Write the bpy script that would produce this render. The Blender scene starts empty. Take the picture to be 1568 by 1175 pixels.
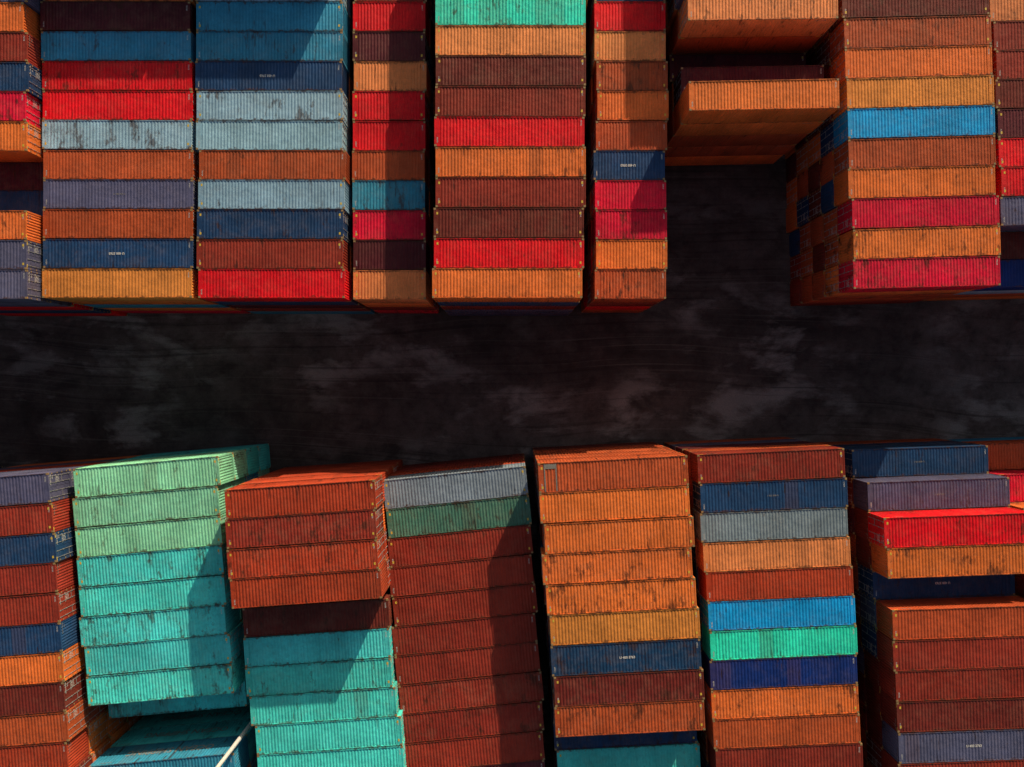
import bpy, math, random
from mathutils import Vector, Matrix
random.seed(11)
sc = bpy.context.scene
D = 69.55          # drone altitude (m)
F = 1053.0         # focal length in survey pixels (1568 px wide)
CX, CY = 784.0, 587.3

# ------------------------------------------------------------------ materials
def newmat(name):
    m = bpy.data.materials.new(name); m.use_nodes = True
    nt = m.node_tree
    for n in list(nt.nodes): nt.nodes.remove(n)
    out = nt.nodes.new('ShaderNodeOutputMaterial')
    b = nt.nodes.new('ShaderNodeBsdfPrincipled')
    nt.links.new(b.outputs[0], out.inputs[0])
    return m, nt, b
def mth(nt, op, a, b=None, clamp=False):
    n = nt.nodes.new('ShaderNodeMath'); n.operation = op; n.use_clamp = clamp
    for i, x in enumerate((a, b)):
        if x is None: continue
        if isinstance(x, (int, float)): n.inputs[i].default_value = x
        else: nt.links.new(x, n.inputs[i])
    return n.outputs[0]
def mix(nt, fac, a, b, bt='MIX'):
    n = nt.nodes.new('ShaderNodeMix'); n.data_type = 'RGBA'; n.blend_type = bt
    for i, x in ((0, fac), (6, a), (7, b)):
        if isinstance(x, (int, float)): n.inputs[i].default_value = x
        elif isinstance(x, tuple): n.inputs[i].default_value = x
        else: nt.links.new(x, n.inputs[i])
    return n.outputs[2]
def ramp(nt, v, p0, p1, c0=0.0, c1=1.0):
    n = nt.nodes.new('ShaderNodeMapRange'); n.clamp = True
    nt.links.new(v, n.inputs[0])
    for i, x in ((1, p0), (2, p1), (3, c0), (4, c1)):
        if isinstance(x, (int, float)): n.inputs[i].default_value = x
        else: nt.links.new(x, n.inputs[i])
    return n.outputs[0]
def noise(nt, vec, scale, detail=4, rough=0.6, sc3=None, dist=0.0):
    if sc3:
        mp = nt.nodes.new('ShaderNodeMapping'); mp.inputs['Scale'].default_value = sc3
        nt.links.new(vec, mp.inputs[0]); vec = mp.outputs[0]
    n = nt.nodes.new('ShaderNodeTexNoise')
    nt.links.new(vec, n.inputs['Vector'])
    n.inputs['Scale'].default_value = scale; n.inputs['Detail'].default_value = detail
    n.inputs['Roughness'].default_value = rough; n.inputs['Distortion'].default_value = dist
    return n.outputs['Fac']
def scale_col(nt, c, f):
    s = nt.nodes.new('ShaderNodeVectorMath'); s.operation = 'SCALE'
    nt.links.new(c, s.inputs[0])
    if isinstance(f, (int, float)): s.inputs['Scale'].default_value = f
    else: nt.links.new(f, s.inputs['Scale'])
    return s.outputs[0]

def paint_material(W=2.438):
    m, nt, b = newmat('container_paint')
    tc = nt.nodes.new('ShaderNodeTexCoord'); oi = nt.nodes.new('ShaderNodeObjectInfo')
    rnd = oi.outputs['Random']
    off = mth(nt, 'MULTIPLY', rnd, 173.0)
    cmb = nt.nodes.new('ShaderNodeCombineXYZ')
    for i in range(3): nt.links.new(off, cmb.inputs[i])
    va = nt.nodes.new('ShaderNodeVectorMath'); va.operation = 'ADD'
    nt.links.new(tc.outputs['Object'], va.inputs[0]); nt.links.new(cmb.outputs[0], va.inputs[1])
    P = va.outputs[0]
    sep = nt.nodes.new('ShaderNodeSeparateXYZ'); nt.links.new(tc.outputs['Object'], sep.inputs[0])
    col = oi.outputs['Color']
    rnd2 = mth(nt, 'FRACT', mth(nt, 'MULTIPLY', rnd, 37.77))
    rnd3 = mth(nt, 'FRACT', mth(nt, 'MULTIPLY', rnd, 91.13))
    # broad fading
    br = ramp(nt, noise(nt, P, 0.35, 2, 0.55), 0.3, 0.7, 0.80, 1.16)
    mid = noise(nt, P, 2.6, 5, 0.72)
    br = mth(nt, 'MULTIPLY', br, ramp(nt, mid, 0.25, 0.75, 0.78, 1.20))
    # separate roof panels
    pan = mth(nt, 'FLOOR', mth(nt, 'DIVIDE', mth(nt, 'ADD', sep.outputs[0], 30.0), 1.165))
    wn = nt.nodes.new('ShaderNodeTexWhiteNoise'); wn.noise_dimensions = '2D'
    cb2 = nt.nodes.new('ShaderNodeCombineXYZ'); nt.links.new(pan, cb2.inputs[0]); nt.links.new(off, cb2.inputs[1])
    nt.links.new(cb2.outputs[0], wn.inputs['Vector'])
    br = mth(nt, 'MULTIPLY', br, ramp(nt, wn.outputs[0], 0, 1, 0.91, 1.05))
    c = scale_col(nt, col, br)
    # chalky fade
    dn = noise(nt, P, 0.9, 6, 0.75, dist=0.4)
    lighter = mix(nt, 0.40, scale_col(nt, col, 1.2), (0.28, 0.19, 0.12, 1))
    c = mix(nt, mth(nt, 'MULTIPLY', ramp(nt, dn, 0.46, 0.72, 0.0, 0.60), ramp(nt, rnd2, 0, 1, 0.2, 1.0)), c, lighter)
    # repaired / repainted roof panels on a few containers
    rp = mth(nt, 'GREATER_THAN', wn.outputs[0], 0.87)
    rp = mth(nt, 'MULTIPLY', rp, mth(nt, 'GREATER_THAN', rnd3, 0.65))
    c = mix(nt, mth(nt, 'MULTIPLY', rp, 0.28), c, (0.10, 0.04, 0.022, 1))
    # broad rust-brown bruises
    st = noise(nt, P, 1.0, 6, 0.74, (1.1, 0.50, 0.50))
    thr = ramp(nt, rnd2, 0.25, 1, 0.68, 0.53)
    sm = mth(nt, 'SUBTRACT', st, thr)
    c = mix(nt, ramp(nt, sm, 0.0, 0.09, 0.0, 0.72), c, (0.060, 0.024, 0.013, 1))
    # short dark scrapes running from the rails across the sheet
    ay = mth(nt, 'ABSOLUTE', sep.outputs[1])
    st2 = noise(nt, P, 1.0, 3, 0.6, (3.2, 0.45, 0.45))
    st2 = mth(nt, 'ADD', st2, mth(nt, 'MULTIPLY', ay, 0.035))
    c = mix(nt, mth(nt, 'MULTIPLY', ramp(nt, st2, 0.655, 0.71, 0.0, 0.85), ramp(nt, rnd3, 0.2, 1, 0.1, 1.0)), c, (0.035, 0.015, 0.011, 1))
    # rust near the top rails and ends
    top = mth(nt, 'GREATER_THAN', sep.outputs[2], 2.50)
    ed = mth(nt, 'MULTIPLY', ramp(nt, ay, W/2-0.34, W/2-0.03), top)
    rf = ramp(nt, mth(nt, 'ADD', mth(nt, 'MULTIPLY', ed, 0.22), mid), 0.65, 0.79, 0.0, 0.78)
    c = mix(nt, rf, c, (0.075, 0.03, 0.016, 1))
    # fine speckle
    fn = noise(nt, P, 14, 2, 0.7)
    c = mix(nt, ramp(nt, fn, 0.60, 0.75, 0, 0.32), c, (0.07, 0.035, 0.02, 1))
    # colour darkens smoothly towards the bottom of the walls
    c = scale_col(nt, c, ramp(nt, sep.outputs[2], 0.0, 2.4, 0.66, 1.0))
    nt.links.new(c, b.inputs['Base Color'])
    b.inputs['Roughness'].default_value = 0.6
    b.inputs['Specular IOR Level'].default_value = 0.22
    bp = nt.nodes.new('ShaderNodeBump'); bp.inputs['Strength'].default_value = 0.6; bp.inputs['Distance'].default_value = 0.07
    nt.links.new(noise(nt, P, 1.3, 3, 0.55), bp.inputs['Height']); nt.links.new(bp.outputs[0], b.inputs['Normal'])
    return m
def simple(name, c, rough=0.7, var=0.25, scale=6, metal=0.0):
    m, nt, b = newmat(name)
    tc = nt.nodes.new('ShaderNodeTexCoord')
    n = noise(nt, tc.outputs['Object'], scale, 4, 0.7)
    f = ramp(nt, n, 0.3, 0.75, 0, 1)
    cc = mix(nt, f, (*c, 1), tuple(x*(1-var*2) for x in c)+(1,))
    nt.links.new(cc, b.inputs['Base Color']); b.inputs['Roughness'].default_value = rough
    b.inputs['Metallic'].default_value = metal
    return m
PAINT = paint_material()
CAST = simple('casting_steel', (0.38, 0.24, 0.10), 0.6)
WHITE = simple('white_lettering', (0.74, 0.72, 0.68), 0.6, 0.18, 9)
YELLOW = simple('yellow_marking', (0.80, 0.55, 0.06), 0.6, 0.15, 9)
RODS = simple('galvanised_rod', (0.42, 0.42, 0.42), 0.45, 0.2, 9, 0.4)
SEAL = simple('floor_wood', (0.10, 0.06, 0.035), 0.9)
WORN = simple('worn_lettering', (0.30, 0.28, 0.25), 0.7, 0.3, 9)
MATS = [PAINT, CAST, WHITE, YELLOW, RODS, SEAL, WORN]

# ------------------------------------------------------------------ container mesh
class MB:
    def __init__(s): s.v = []; s.f = []; s.m = []
    def box(s, x0, x1, y0, y1, z0, z1, mat=0):
        i = len(s.v)
        s.v += [(x0,y0,z0),(x1,y0,z0),(x1,y1,z0),(x0,y1,z0),(x0,y0,z1),(x1,y0,z1),(x1,y1,z1),(x0,y1,z1)]
        for q in ((3,2,1,0),(4,5,6,7),(0,1,5,4),(1,2,6,5),(2,3,7,6),(3,0,4,7)):
            s.f.append(tuple(i+k for k in q)); s.m.append(mat)
    def strip(s, pts_a, pts_b, mat=0, flip=False):
        i = len(s.v); n = len(pts_a)
        s.v += list(pts_a) + list(pts_b)
        for k in range(n-1):
            q = (i+k, i+k+1, i+n+k+1, i+n+k)
            s.f.append(q[::-1] if flip else q); s.m.append(mat)
    def rod(s, x, y, z0, z1, r, mat):
        i = len(s.v); K = 6
        for z in (z0, z1):
            for k in range(K):
                a = 2*math.pi*k/K; s.v.append((x+r*math.cos(a), y+r*math.sin(a), z))
        for k in range(K):
            s.f.append((i+k, i+(k+1)%K, i+K+(k+1)%K, i+K+k)); s.m.append(mat)
        s.f.append(tuple(i+K+k for k in range(K))); s.m.append(mat)
    def text(s, body, size, M, mat=2, bold=0.012):
        cu = bpy.data.curves.new('t', 'FONT'); cu.body = body; cu.size = size
        cu.align_x = 'CENTER'; cu.align_y = 'CENTER'; cu.resolution_u = 2; cu.offset = size*bold
        ob = bpy.data.objects.new('t', cu); sc.collection.objects.link(ob)
        dg = bpy.context.evaluated_depsgraph_get(); dg.update()
        me = ob.evaluated_get(dg).to_mesh()
        i = len(s.v)
        s.v += [tuple(M @ v.co) for v in me.vertices]
        for p in me.polygons:
            s.f.append(tuple(i+k for k in p.vertices)); s.m.append(mat)
        ob.evaluated_get(dg).to_mesh_clear()
        bpy.data.objects.remove(ob); bpy.data.curves.remove(cu)
    def mesh(s, name):
        me = bpy.data.meshes.new(name); me.from_pydata(s.v, [], s.f)
        for m in MATS: me.materials.append(m)
        me.polygons.foreach_set('material_index', s.m); me.update(); return me
def profile(a, b, pitch, depth):
    n = max(1, round((b-a)/pitch)); p = (b-a)/n; out = []
    for i in range(n):
        x = a+i*p
        out += [(x, 0), (x+p*0.22, 0), (x+p*0.47, depth), (x+p*0.75, depth)]
    out.append((b, 0)); return out
def facing(axis, x, y, z):
    if axis == 'up': R = Matrix.Identity(4)
    elif axis == '-y': R = Matrix.Rotation(math.pi/2, 4, 'X')
    elif axis == '+y': R = Matrix.Rotation(math.pi, 4, 'Z') @ Matrix.Rotation(math.pi/2, 4, 'X')
    elif axis == '+x': R = Matrix.Rotation(math.pi/2, 4, 'Z') @ Matrix.Rotation(math.pi/2, 4, 'X')
    elif axis == '-x': R = Matrix.Rotation(-math.pi/2, 4, 'Z') @ Matrix.Rotation(math.pi/2, 4, 'X')
    return Matrix.Translation((x, y, z)) @ R
def container(name, L, code, logo=None, side=None, yellow=True, patch=False, faint=False):
    W, H = 2.438, 2.591
    b = MB(); hx, hy = L/2, W/2
    for sx in (-1, 1):
        for sy in (-1, 1):
            xa, xb = sorted((sx*hx, sx*(hx-0.178))); ya, yb = sorted((sy*hy, sy*(hy-0.162)))
            b.box(xa, xb, ya, yb, 0, 0.118, 1); b.box(xa, xb, ya, yb, H-0.118, H, 1)
            xa, xb = sorted((sx*(hx-0.006), sx*(hx-0.15))); ya, yb = sorted((sy*(hy-0.006), sy*(hy-0.13)))
            b.box(xa, xb, ya, yb, 0.118, H-0.118, 0)
    for sy in (-1, 1):
        ya, yb = sorted((sy*(hy-0.004), sy*(hy-0.066)))
        b.box(-hx+0.178, hx-0.178, ya, yb, H-0.078, H-0.006, 0)
        ya, yb = sorted((sy*(hy-0.004), sy*(hy-0.10)))
        b.box(-hx+0.178, hx-0.178, ya, yb, 0.01, 0.16, 0)
        pr = profile(-hx+0.15, hx-0.15, 0.278, 0.036)
        A = [(x, sy*(hy-0.044+d), 0.16) for x, d in pr]; B = [(x, sy*(hy-0.044+d), H-0.078) for x, d in pr]
        b.strip(A, B, 0, sy > 0)
    for sx in (-1, 1):
        xa, xb = sorted((sx*(hx-0.004), sx*(hx-0.10)))
        b.box(xa, xb, -hy+0.162, hy-0.162, H-0.115, H-0.004, 0)
        b.box(xa, xb, -hy+0.162, hy-0.162, 0.012, 0.16, 0)
        xa, xb = sorted((sx*(hx-0.10), sx*(hx-0.40)))
        b.box(xa, xb, -hy+0.066, hy-0.066, H-0.05, H-0.020, 0)
    pr = profile(-hx+0.40, hx-0.40, 0.262, 0.026)
    y0, y1 = -hy+0.066, hy-0.066
    A = [(x, y0, H-0.052+d) for x, d in pr]; B = [(x, y1, H-0.052+d) for x, d in pr]
    b.strip(A, B, 0)
    b.box(-hx+0.1, hx-0.1, -hy+0.1, hy-0.1, 0.10, 0.15, 5)
    pr = profile(-hy+0.13, hy-0.13, 0.24, 0.04)
    A = [(-hx+0.06-d, y, 0.16) for y, d in pr]; B = [(-hx+0.06-d, y, H-0.115) for y, d in pr]
    b.strip(A, B, 0, True)
    b.box(hx-0.09, hx-0.05, -hy+0.13, -0.012, 0.165, H-0.118, 0)
    b.box(hx-0.09, hx-0.05, 0.012, hy-0.13, 0.165, H-0.118, 0)
    for z in (0.55, 1.02, 1.5, 1.98):
        for s_ in (-1, 1):
            ya, yb = sorted((s_*0.10, s_*(hy-0.22)))
            b.box(hx-0.05, hx-0.034, ya, yb, z, z+0.18, 0)
    for y in (-0.88, -0.34, 0.34, 0.88):
        b.rod(hx-0.012, y, 0.08, H-0.06, 0.02, 4)
        for z in (0.2, 0.9, 1.7, H-0.2): b.box(hx-0.034, hx+0.012, y-0.05, y+0.05, z, z+0.05, 4)
    for y in (-0.6, 0.6): b.box(hx-0.02, hx+0.006, y-0.25, y+0.25, 1.05, 1.08, 4)
    for s_ in (-1, 1):
        for z in (0.4, 0.95, 1.5, 2.1):
            ya, yb = sorted((s_*(hy-0.16), s_*(hy-0.03))); b.box(hx-0.03, hx+0.004, ya, yb, z, z+0.09, 1)
    b.text(code[5:], 0.15, facing('up', hx-0.26, 0.70, H-0.015) @ Matrix.Rotation(math.pi/2, 4, 'Z'))
    b.text(code[5:], 0.15, facing('up', -hx+0.26, -0.70, H-0.015) @ Matrix.Rotation(math.pi/2, 4, 'Z'))
    b.text(code, 0.16, facing('+x', hx-0.028, 0.62, 2.32)); b.text('45G1', 0.14, facing('+x', hx-0.028, 0.80, 2.10))
    b.text('MAX GR 30480\nTARE 3880\nNET 26600\nCU CAP 76.3', 0.12, facing('+x', hx-0.028, 0.60, 1.55))
    b.text(code, 0.16, facing('-x', -hx+0.012, -0.62, 2.30), 6); b.text('45G1', 0.13, facing('-x', -hx+0.012, -0.80, 2.08), 6)
    for sy, ax in ((-1, '-y'), (1, '+y')):
        b.text(code, 0.16, facing(ax, -sy*(hx-1.3), sy*(hy-0.001), 2.28), 6)
        if side: b.text(side, 0.95, facing(ax, 0, sy*(hy-0.001), 1.2), 6)
    if yellow:
        for sx in (-1, 1):
            for sy in (-1, 1):
                xa, xb = sorted((sx*(hx-0.20), sx*(hx-0.50)))
                ya, yb = sorted((sy*(hy-0.002), sy*(hy-0.0005)))
                b.box(xa, xb, ya, yb, H-0.10, H-0.03, 3)
                ya, yb = sorted((sy*(hy-0.17), sy*(hy-0.42)))
                xa, xb = sorted((sx*(hx+0.001), sx*(hx-0.003)))
                b.box(xa, xb, ya, yb, H-0.10, H-0.03, 3)
                xa, xb = sorted((sx*(hx-0.22), sx*(hx-0.36))); ya, yb = sorted((sy*(hy-0.34), sy*(hy-0.54)))
                b.box(xa, xb, ya, yb, H-0.019, H-0.014, 3)
    if logo:
        b.text(logo, 0.19 if faint else 0.27, facing('up', 0.1, 0, H-0.018), 6 if faint else 2, bold=0.02 if faint else 0.045)
    if patch:
        b.box(-hx+0.46, -hx+0.56, -hy+0.1, hy-0.1, H-0.021, H-0.014, 6)
        b.box(-hx+1.40, -hx+1.50, -hy+0.1, hy-0.1, H-0.021, H-0.014, 6)
        b.box(-hx+0.57, -hx+1.39, hy-0.5, hy-0.12, H-0.021, H-0.0145, 6)
    return b.mesh(name)
ME = {
 ('40', ''): [container('container_40a', 12.192, 'TRLU 482913'), container('container_40b', 12.192, 'GKSU 730158', yellow=False)],
 ('40', 'l'): [container('container_40l', 12.192, 'HTCU 119204', 'U 450 3763', yellow=False)],
 ('40', 'm'): [container('container_40m', 12.192, 'HTCU 119204', 'U 450 376 1', yellow=False, faint=True)],
 ('40', 't'): [container('container_40t', 12.192, 'CHSU 550127', None, 'OCEAN SHIPPING', yellow=False)],
 ('40', 'p'): [container('container_40p', 12.192, 'CHSU 550127', patch=True)],
 ('20', ''): [container('container_20a', 6.058, 'TRLU 391155'), container('container_20b', 6.058, 'XMCU 200417', yellow=False)],
 ('20', 'l'): [container('container_20l', 6.058, 'HTCU 640031', 'U 450 3763', yellow=False)],
}
# ------------------------------------------------------------------ colours
def lin(c): c /= 255.0; return c/12.92 if c <= 0.04045 else ((c+0.055)/1.055)**2.4
ILL = (0.66, 0.68, 0.60)
PAL = {'O':(202,100,42),'Y':(216,124,52),'o':(204,118,64),'P':(158,70,34),'B':(124,42,28),'D':(94,34,25),'R':(200,12,24),
 'C':(188,10,44),'M':(74,24,30),'N':(24,56,86),'S':(74,76,96),'s':(112,126,128),'L':(124,158,166),'T':(42,118,140),
 'G':(116,184,142),'g':(64,184,170),'E':(38,196,158),'b':(16,142,206),'K':(12,40,96),'F':(64,104,84),'X':(150,54,28)}
def colour(k):
    c = [min(0.85, lin(v)/i) for v, i in zip(PAL[k], ILL)]
    j = random.uniform(0.86, 1.08)
    return tuple(min(0.88, x*j*random.uniform(0.96, 1.04)) for x in c)+(1.0,)
LOWER = 'OOOPPBBBDRCMNNSTLOB'
coll = sc.collection
def block(P0, P1, P2, n, h, tiers, rows, kind='40', before=4, after=0, raise_before=None, lower=LOWER):
    k = (D-h)/F
    w = [Vector(((p[0]-CX)*k, (CY-p[1])*k)) for p in (P0, P1, P2)]
    u = w[1]-w[0]; v = (w[2]-w[0])/n; ang = math.atan2(u.y, u.x)
    L0 = 12.192 if kind == '40' else 6.058
    sx = max(0.965, min(1.035, u.length/L0)); mid = w[0]+u/2
    perp = abs(u.x*v.y-u.y*v.x)/u.length
    sy = max(0.95, min(1.04, (perp-0.055)/2.438))
    th = h/tiers
    allrows = [None]*before + rows + [None]*after
    for i, r in enumerate(allrows):
        ri = i-before
        t = tiers; top = random.choice(LOWER); var = ''
        if r:
            top = r[0]; rest = r[1:]
            if rest and rest[0] in 'lmtp': var = rest[0]; rest = rest[1:]
            if rest: t = tiers+int(rest)
        elif raise_before and ri < 0 and ri <= raise_before: t = tiers+1
        c = mid+v*(ri+0.5)
        rowj = random.gauss(0, 0.075)
        for z in range(t):
            isT = z == t-1
            key = (kind, var if isT or var == 't' else '')
            if key not in ME: key = (kind, '')
            me = random.choice(ME[key])
            ob = bpy.data.objects.new('shipping_container', me)
            ob.color = colour(top if isT else random.choice(lower))
            jx = rowj+random.gauss(0, 0.04); jy = random.uniform(-0.018, 0.018)
            un = u.normalized(); vn = Vector((-un.y, un.x))
            p = c+un*jx+vn*jy
            ob.location = (p.x, p.y, 0.012+z*th)
            flip = math.pi if random.random() < 0.5 else 0
            ob.rotation_euler = (0, 0, ang+flip+random.gauss(0, 0.0018))
            ob.scale = (sx, sy, (th-0.006)/2.591)
            coll.objects.link(ob)

# ---- north yard
block((-188,3),(39,3),(-186,458),10,14.4,5,['O','B','N','C','O','M-1','N-1','O','S','S'])
block((64,2),(293,2),(67,456),10,12.9,5,['M','T','R','R','L','P','Sm','P','Nl','Y'],raise_before=-2)
block((300,2),(524,2),(304,457),10,12.9,5,['T','T','Nl','L','L','P','L','N','B','R'],raise_before=-2)
block((541,2),(652,2),(541,459),10,11.5,4,['R','M','o','R','R','P','T','C','M','o'],kind='20')
block((669,-8),(899,-8),(662,457),10,14.4,5,['E','o','D','B','R','O','B','D','R','O'])
block((911,2),(1020,2),(913,458),10,11.5,4,['R','o','P','O','P','Nl','C','C','O','P'],kind='20')
block((1050,-14),(1280,-18),(1056,170),4,14.2,5,['o','M-2','M-1','O'],lower='OPOPPOY')
block((1290,-18),(1515,-24),(1308,443),10,12.9,5,['D','P','O','Y','b','P','O','C','O','C'],lower='PDBNDMPBNMPO')
block((1518,-12),(1743,-18),(1540,435),10,12.4,5,['o','B','B','D','M','R','R','S','D-1','K-1'])
block((-438,3),(-212,3),(-436,458),10,12.95,5,[None]*10)
block((1776,-18),(2002,-24),(1798,443),10,12.9,5,[None]*10)
# ---- south yard
block((-151,742),(75,724),(-119,1200),10,14.0,5,['S','B','N','B','B','N','O','D','P','X'],before=0,after=4,lower='XXOOBBNS')
block((110,718),(332,698),(133,1082),8,12.2,4,['G','G','G','g','g','g','g','g','g-1','M-3','Tt'],before=0,after=3,lower='gggGTG')
block((340,750),(570,734),(355,933),4,14.9,5,['X','B','X','X'],before=0,lower='XXXO')
block((369,932),(592,917),(394,1202),6,12.1,4,['D','g','g','g','g','g'],before=0,after=3,lower='XggTg')
block((587,735),(806,713),(617,1185),10,10.9,4,['s','F']+['B']*8,before=0,after=4,lower='BBXBPD')
block((824,709),(1053,697),(852,1130),9,13.6,5,['Pp','O','O','O','O','Y','Nl','D','P','N-1','g-1','O-1'],before=0,after=2,lower='BDPNSBP')
block((1068,696),(1293,686),(1095,1148),10,12.5,5,['B','Nm','s','o','X','b','E','K','O','P','B'],before=0,after=4,lower='NDBSPNM')
block((1350,698),(1577,690),(1376,1170),10,12.95,5,['Nm-2','Sm-1','R','O','Nl-1','P','B','B','D','Sl'],before=0,after=4,lower='DDNMPBS')
block((1596,692),(1823,684),(1622,1164),10,12.95,5,['P-3','C-2','O-1','O','B','N','O','R','B','B'],before=0,after=4)
block((-400,760),(-174,742),(-368,1218),10,12.95,5,[None]*10,before=0,after=4)

# ------------------------------------------------------------------ light mast
def lamp_post(x, y, Ht=19.5):
    b = MB(); K = 10
    rings = [(0, .34), (.08, .34), (.081, .24), (.5, .22), (Ht, .14)]
    for z, r in rings:
        for k in range(K):
            a = 2*math.pi*k/K; b.v.append((r*math.cos(a), r*math.sin(a), z))
    for j in range(len(rings)-1):
        for k in range(K): b.f.append((j*K+k, j*K+(k+1)%K, (j+1)*K+(k+1)%K, (j+1)*K+k)); b.m.append(2)
    b.f.append(tuple((len(rings)-1)*K+k for k in range(K))); b.m.append(4)
    b.box(-1.6, 1.6, -.06, .06, Ht-.12, Ht-.02, 4)
    for q in (-1.4, -.5, .5, 1.4):
        b.box(q-.28, q+.28, -.55, .10, Ht-.30, Ht-.13, 4); b.box(q-.22, q+.22, -.48, .02, Ht-.33, Ht-.301, 2)
    me = b.mesh('lamp_post'); o = bpy.data.objects.new('lamp_post', me); o.location = (x, y, 0); coll.objects.link(o)
lamp_post(-23.05, -30.05)

# ------------------------------------------------------------------ ground
def ground():
    m, nt, b = newmat('yard_asphalt')
    tc = nt.nodes.new('ShaderNodeTexCoord'); P = tc.outputs['Object']
    base = noise(nt, P, 0.4, 9, 0.74)
    c = mix(nt, ramp(nt, base, 0.34, 0.68), (0.045, 0.032, 0.029, 1), (0.125, 0.094, 0.084, 1))
    zone = ramp(nt, noise(nt, P, 0.045, 3, 0.55, (0.7, 1.3, 1)), 0.36, 0.62, 0.6, 1.5)
    c = scale_col(nt, c, zone)
    # dried mud patches
    p1 = noise(nt, P, 0.21, 9, 0.62, (0.6, 1.25, 1), 0.2)
    p2 = noise(nt, P, 0.06, 3, 0.5)
    pf = mth(nt, 'MULTIPLY', ramp(nt, p1, 0.51, 0.61), ramp(nt, p2, 0.40, 0.56))
    c = mix(nt, mth(nt, 'MULTIPLY', pf, 0.52), c, (0.42, 0.37, 0.34, 1))
    # oily dark marks
    p3 = noise(nt, P, 0.3, 6, 0.6, (0.7, 1.1, 1.0), 0.5)
    c = mix(nt, ramp(nt, p3, 0.58, 0.68, 0, 0.6), c, (0.026, 0.018, 0.016, 1))
    # tyre tracks along the lane, gently meandering
    mp = nt.nodes.new('ShaderNodeSeparateXYZ'); nt.links.new(P, mp.inputs[0])
    wob = noise(nt, P, 0.03, 1, 0.4)
    yy = mth(nt, 'ADD', mp.outputs[1], mth(nt, 'MULTIPLY', wob, 7.0))
    cb = nt.nodes.new('ShaderNodeCombineXYZ'); nt.links.new(mp.outputs[0], cb.inputs[0]); nt.links.new(yy, cb.inputs[1])
    Q = cb.outputs[0]
    tr = noise(nt, Q, 1.0, 5, 0.65, (0.035, 1.8, 1), 0.08)
    c = mix(nt, ramp(nt, tr, 0.54, 0.64, 0, 0.5), c, (0.024, 0.017, 0.015, 1))
    tr2 = noise(nt, Q, 1.0, 4, 0.6, (0.03, 3.4, 1), 0.05)
    c = mix(nt, ramp(nt, tr2, 0.58, 0.68, 0, 0.22), c, (0.28, 0.24, 0.21, 1))
    fn = noise(nt, P, 7, 4, 0.8)
    c = mix(nt, ramp(nt, fn, 0.42, 0.8, 0, 0.5), c, (0.03, 0.022, 0.02, 1))
    nt.links.new(c, b.inputs['Base Color']); b.inputs['Roughness'].default_value = 0.9
    b.inputs['Specular IOR Level'].default_value = 0.2
    bp = nt.nodes.new('ShaderNodeBump'); bp.inputs['Strength'].default_value = 0.6; bp.inputs['Distance'].default_value = 0.05
    nt.links.new(fn, bp.inputs['Height']); nt.links.new(bp.outputs[0], b.inputs['Normal'])
    me = bpy.data.meshes.new('ground'); S = 2500
    me.from_pydata([(-S,-S,0),(S,-S,0),(S,S,0),(-S,S,0)], [], [(0,1,2,3)]); me.materials.append(m)
    o = bpy.data.objects.new('ground', me); coll.objects.link(o)
ground()

# ------------------------------------------------------------------ light
EL = math.radians(15.0)
hx, hy = 0.415, 0.910
az = math.atan2(hx, hy)
sd = Vector((math.sin(az)*math.cos(EL), math.cos(az)*math.cos(EL), math.sin(EL)))
ld = bpy.data.lights.new('sun', 'SUN'); ld.energy = 5.0; ld.angle = math.radians(0.5); ld.color = (1.0, 0.84, 0.61)
lo = bpy.data.objects.new('sun', ld); lo.rotation_euler = sd.to_track_quat('Z', 'Y').to_euler(); lo.location = (30, 60, 40); coll.objects.link(lo)
wd = bpy.data.worlds.new('World'); sc.world = wd; wd.use_nodes = True
nt = wd.node_tree; bg = nt.nodes['Background']
sky = nt.nodes.new('ShaderNodeTexSky'); sky.sky_type = 'NISHITA'; sky.sun_disc = False
sky.sun_elevation = EL; sky.sun_rotation = az; sky.air_density = 1.0; sky.dust_density = 3.0; sky.ozone_density = 0.2
nt.links.new(sky.outputs[0], bg.inputs[0]); bg.inputs[1].default_value = 0.088

# ------------------------------------------------------------------ camera
cam = bpy.data.cameras.new('camera'); cam.sensor_width = 36; cam.lens = 36*F/1568; cam.clip_end = 6000
co = bpy.data.objects.new('camera', cam); co.location = (0, 0, D); co.rotation_euler = (0, 0, 0); coll.objects.link(co)
sc.camera = co
sc.view_settings.view_transform = 'Standard'; sc.view_settings.look = 'None'; sc.view_settings.exposure = 0
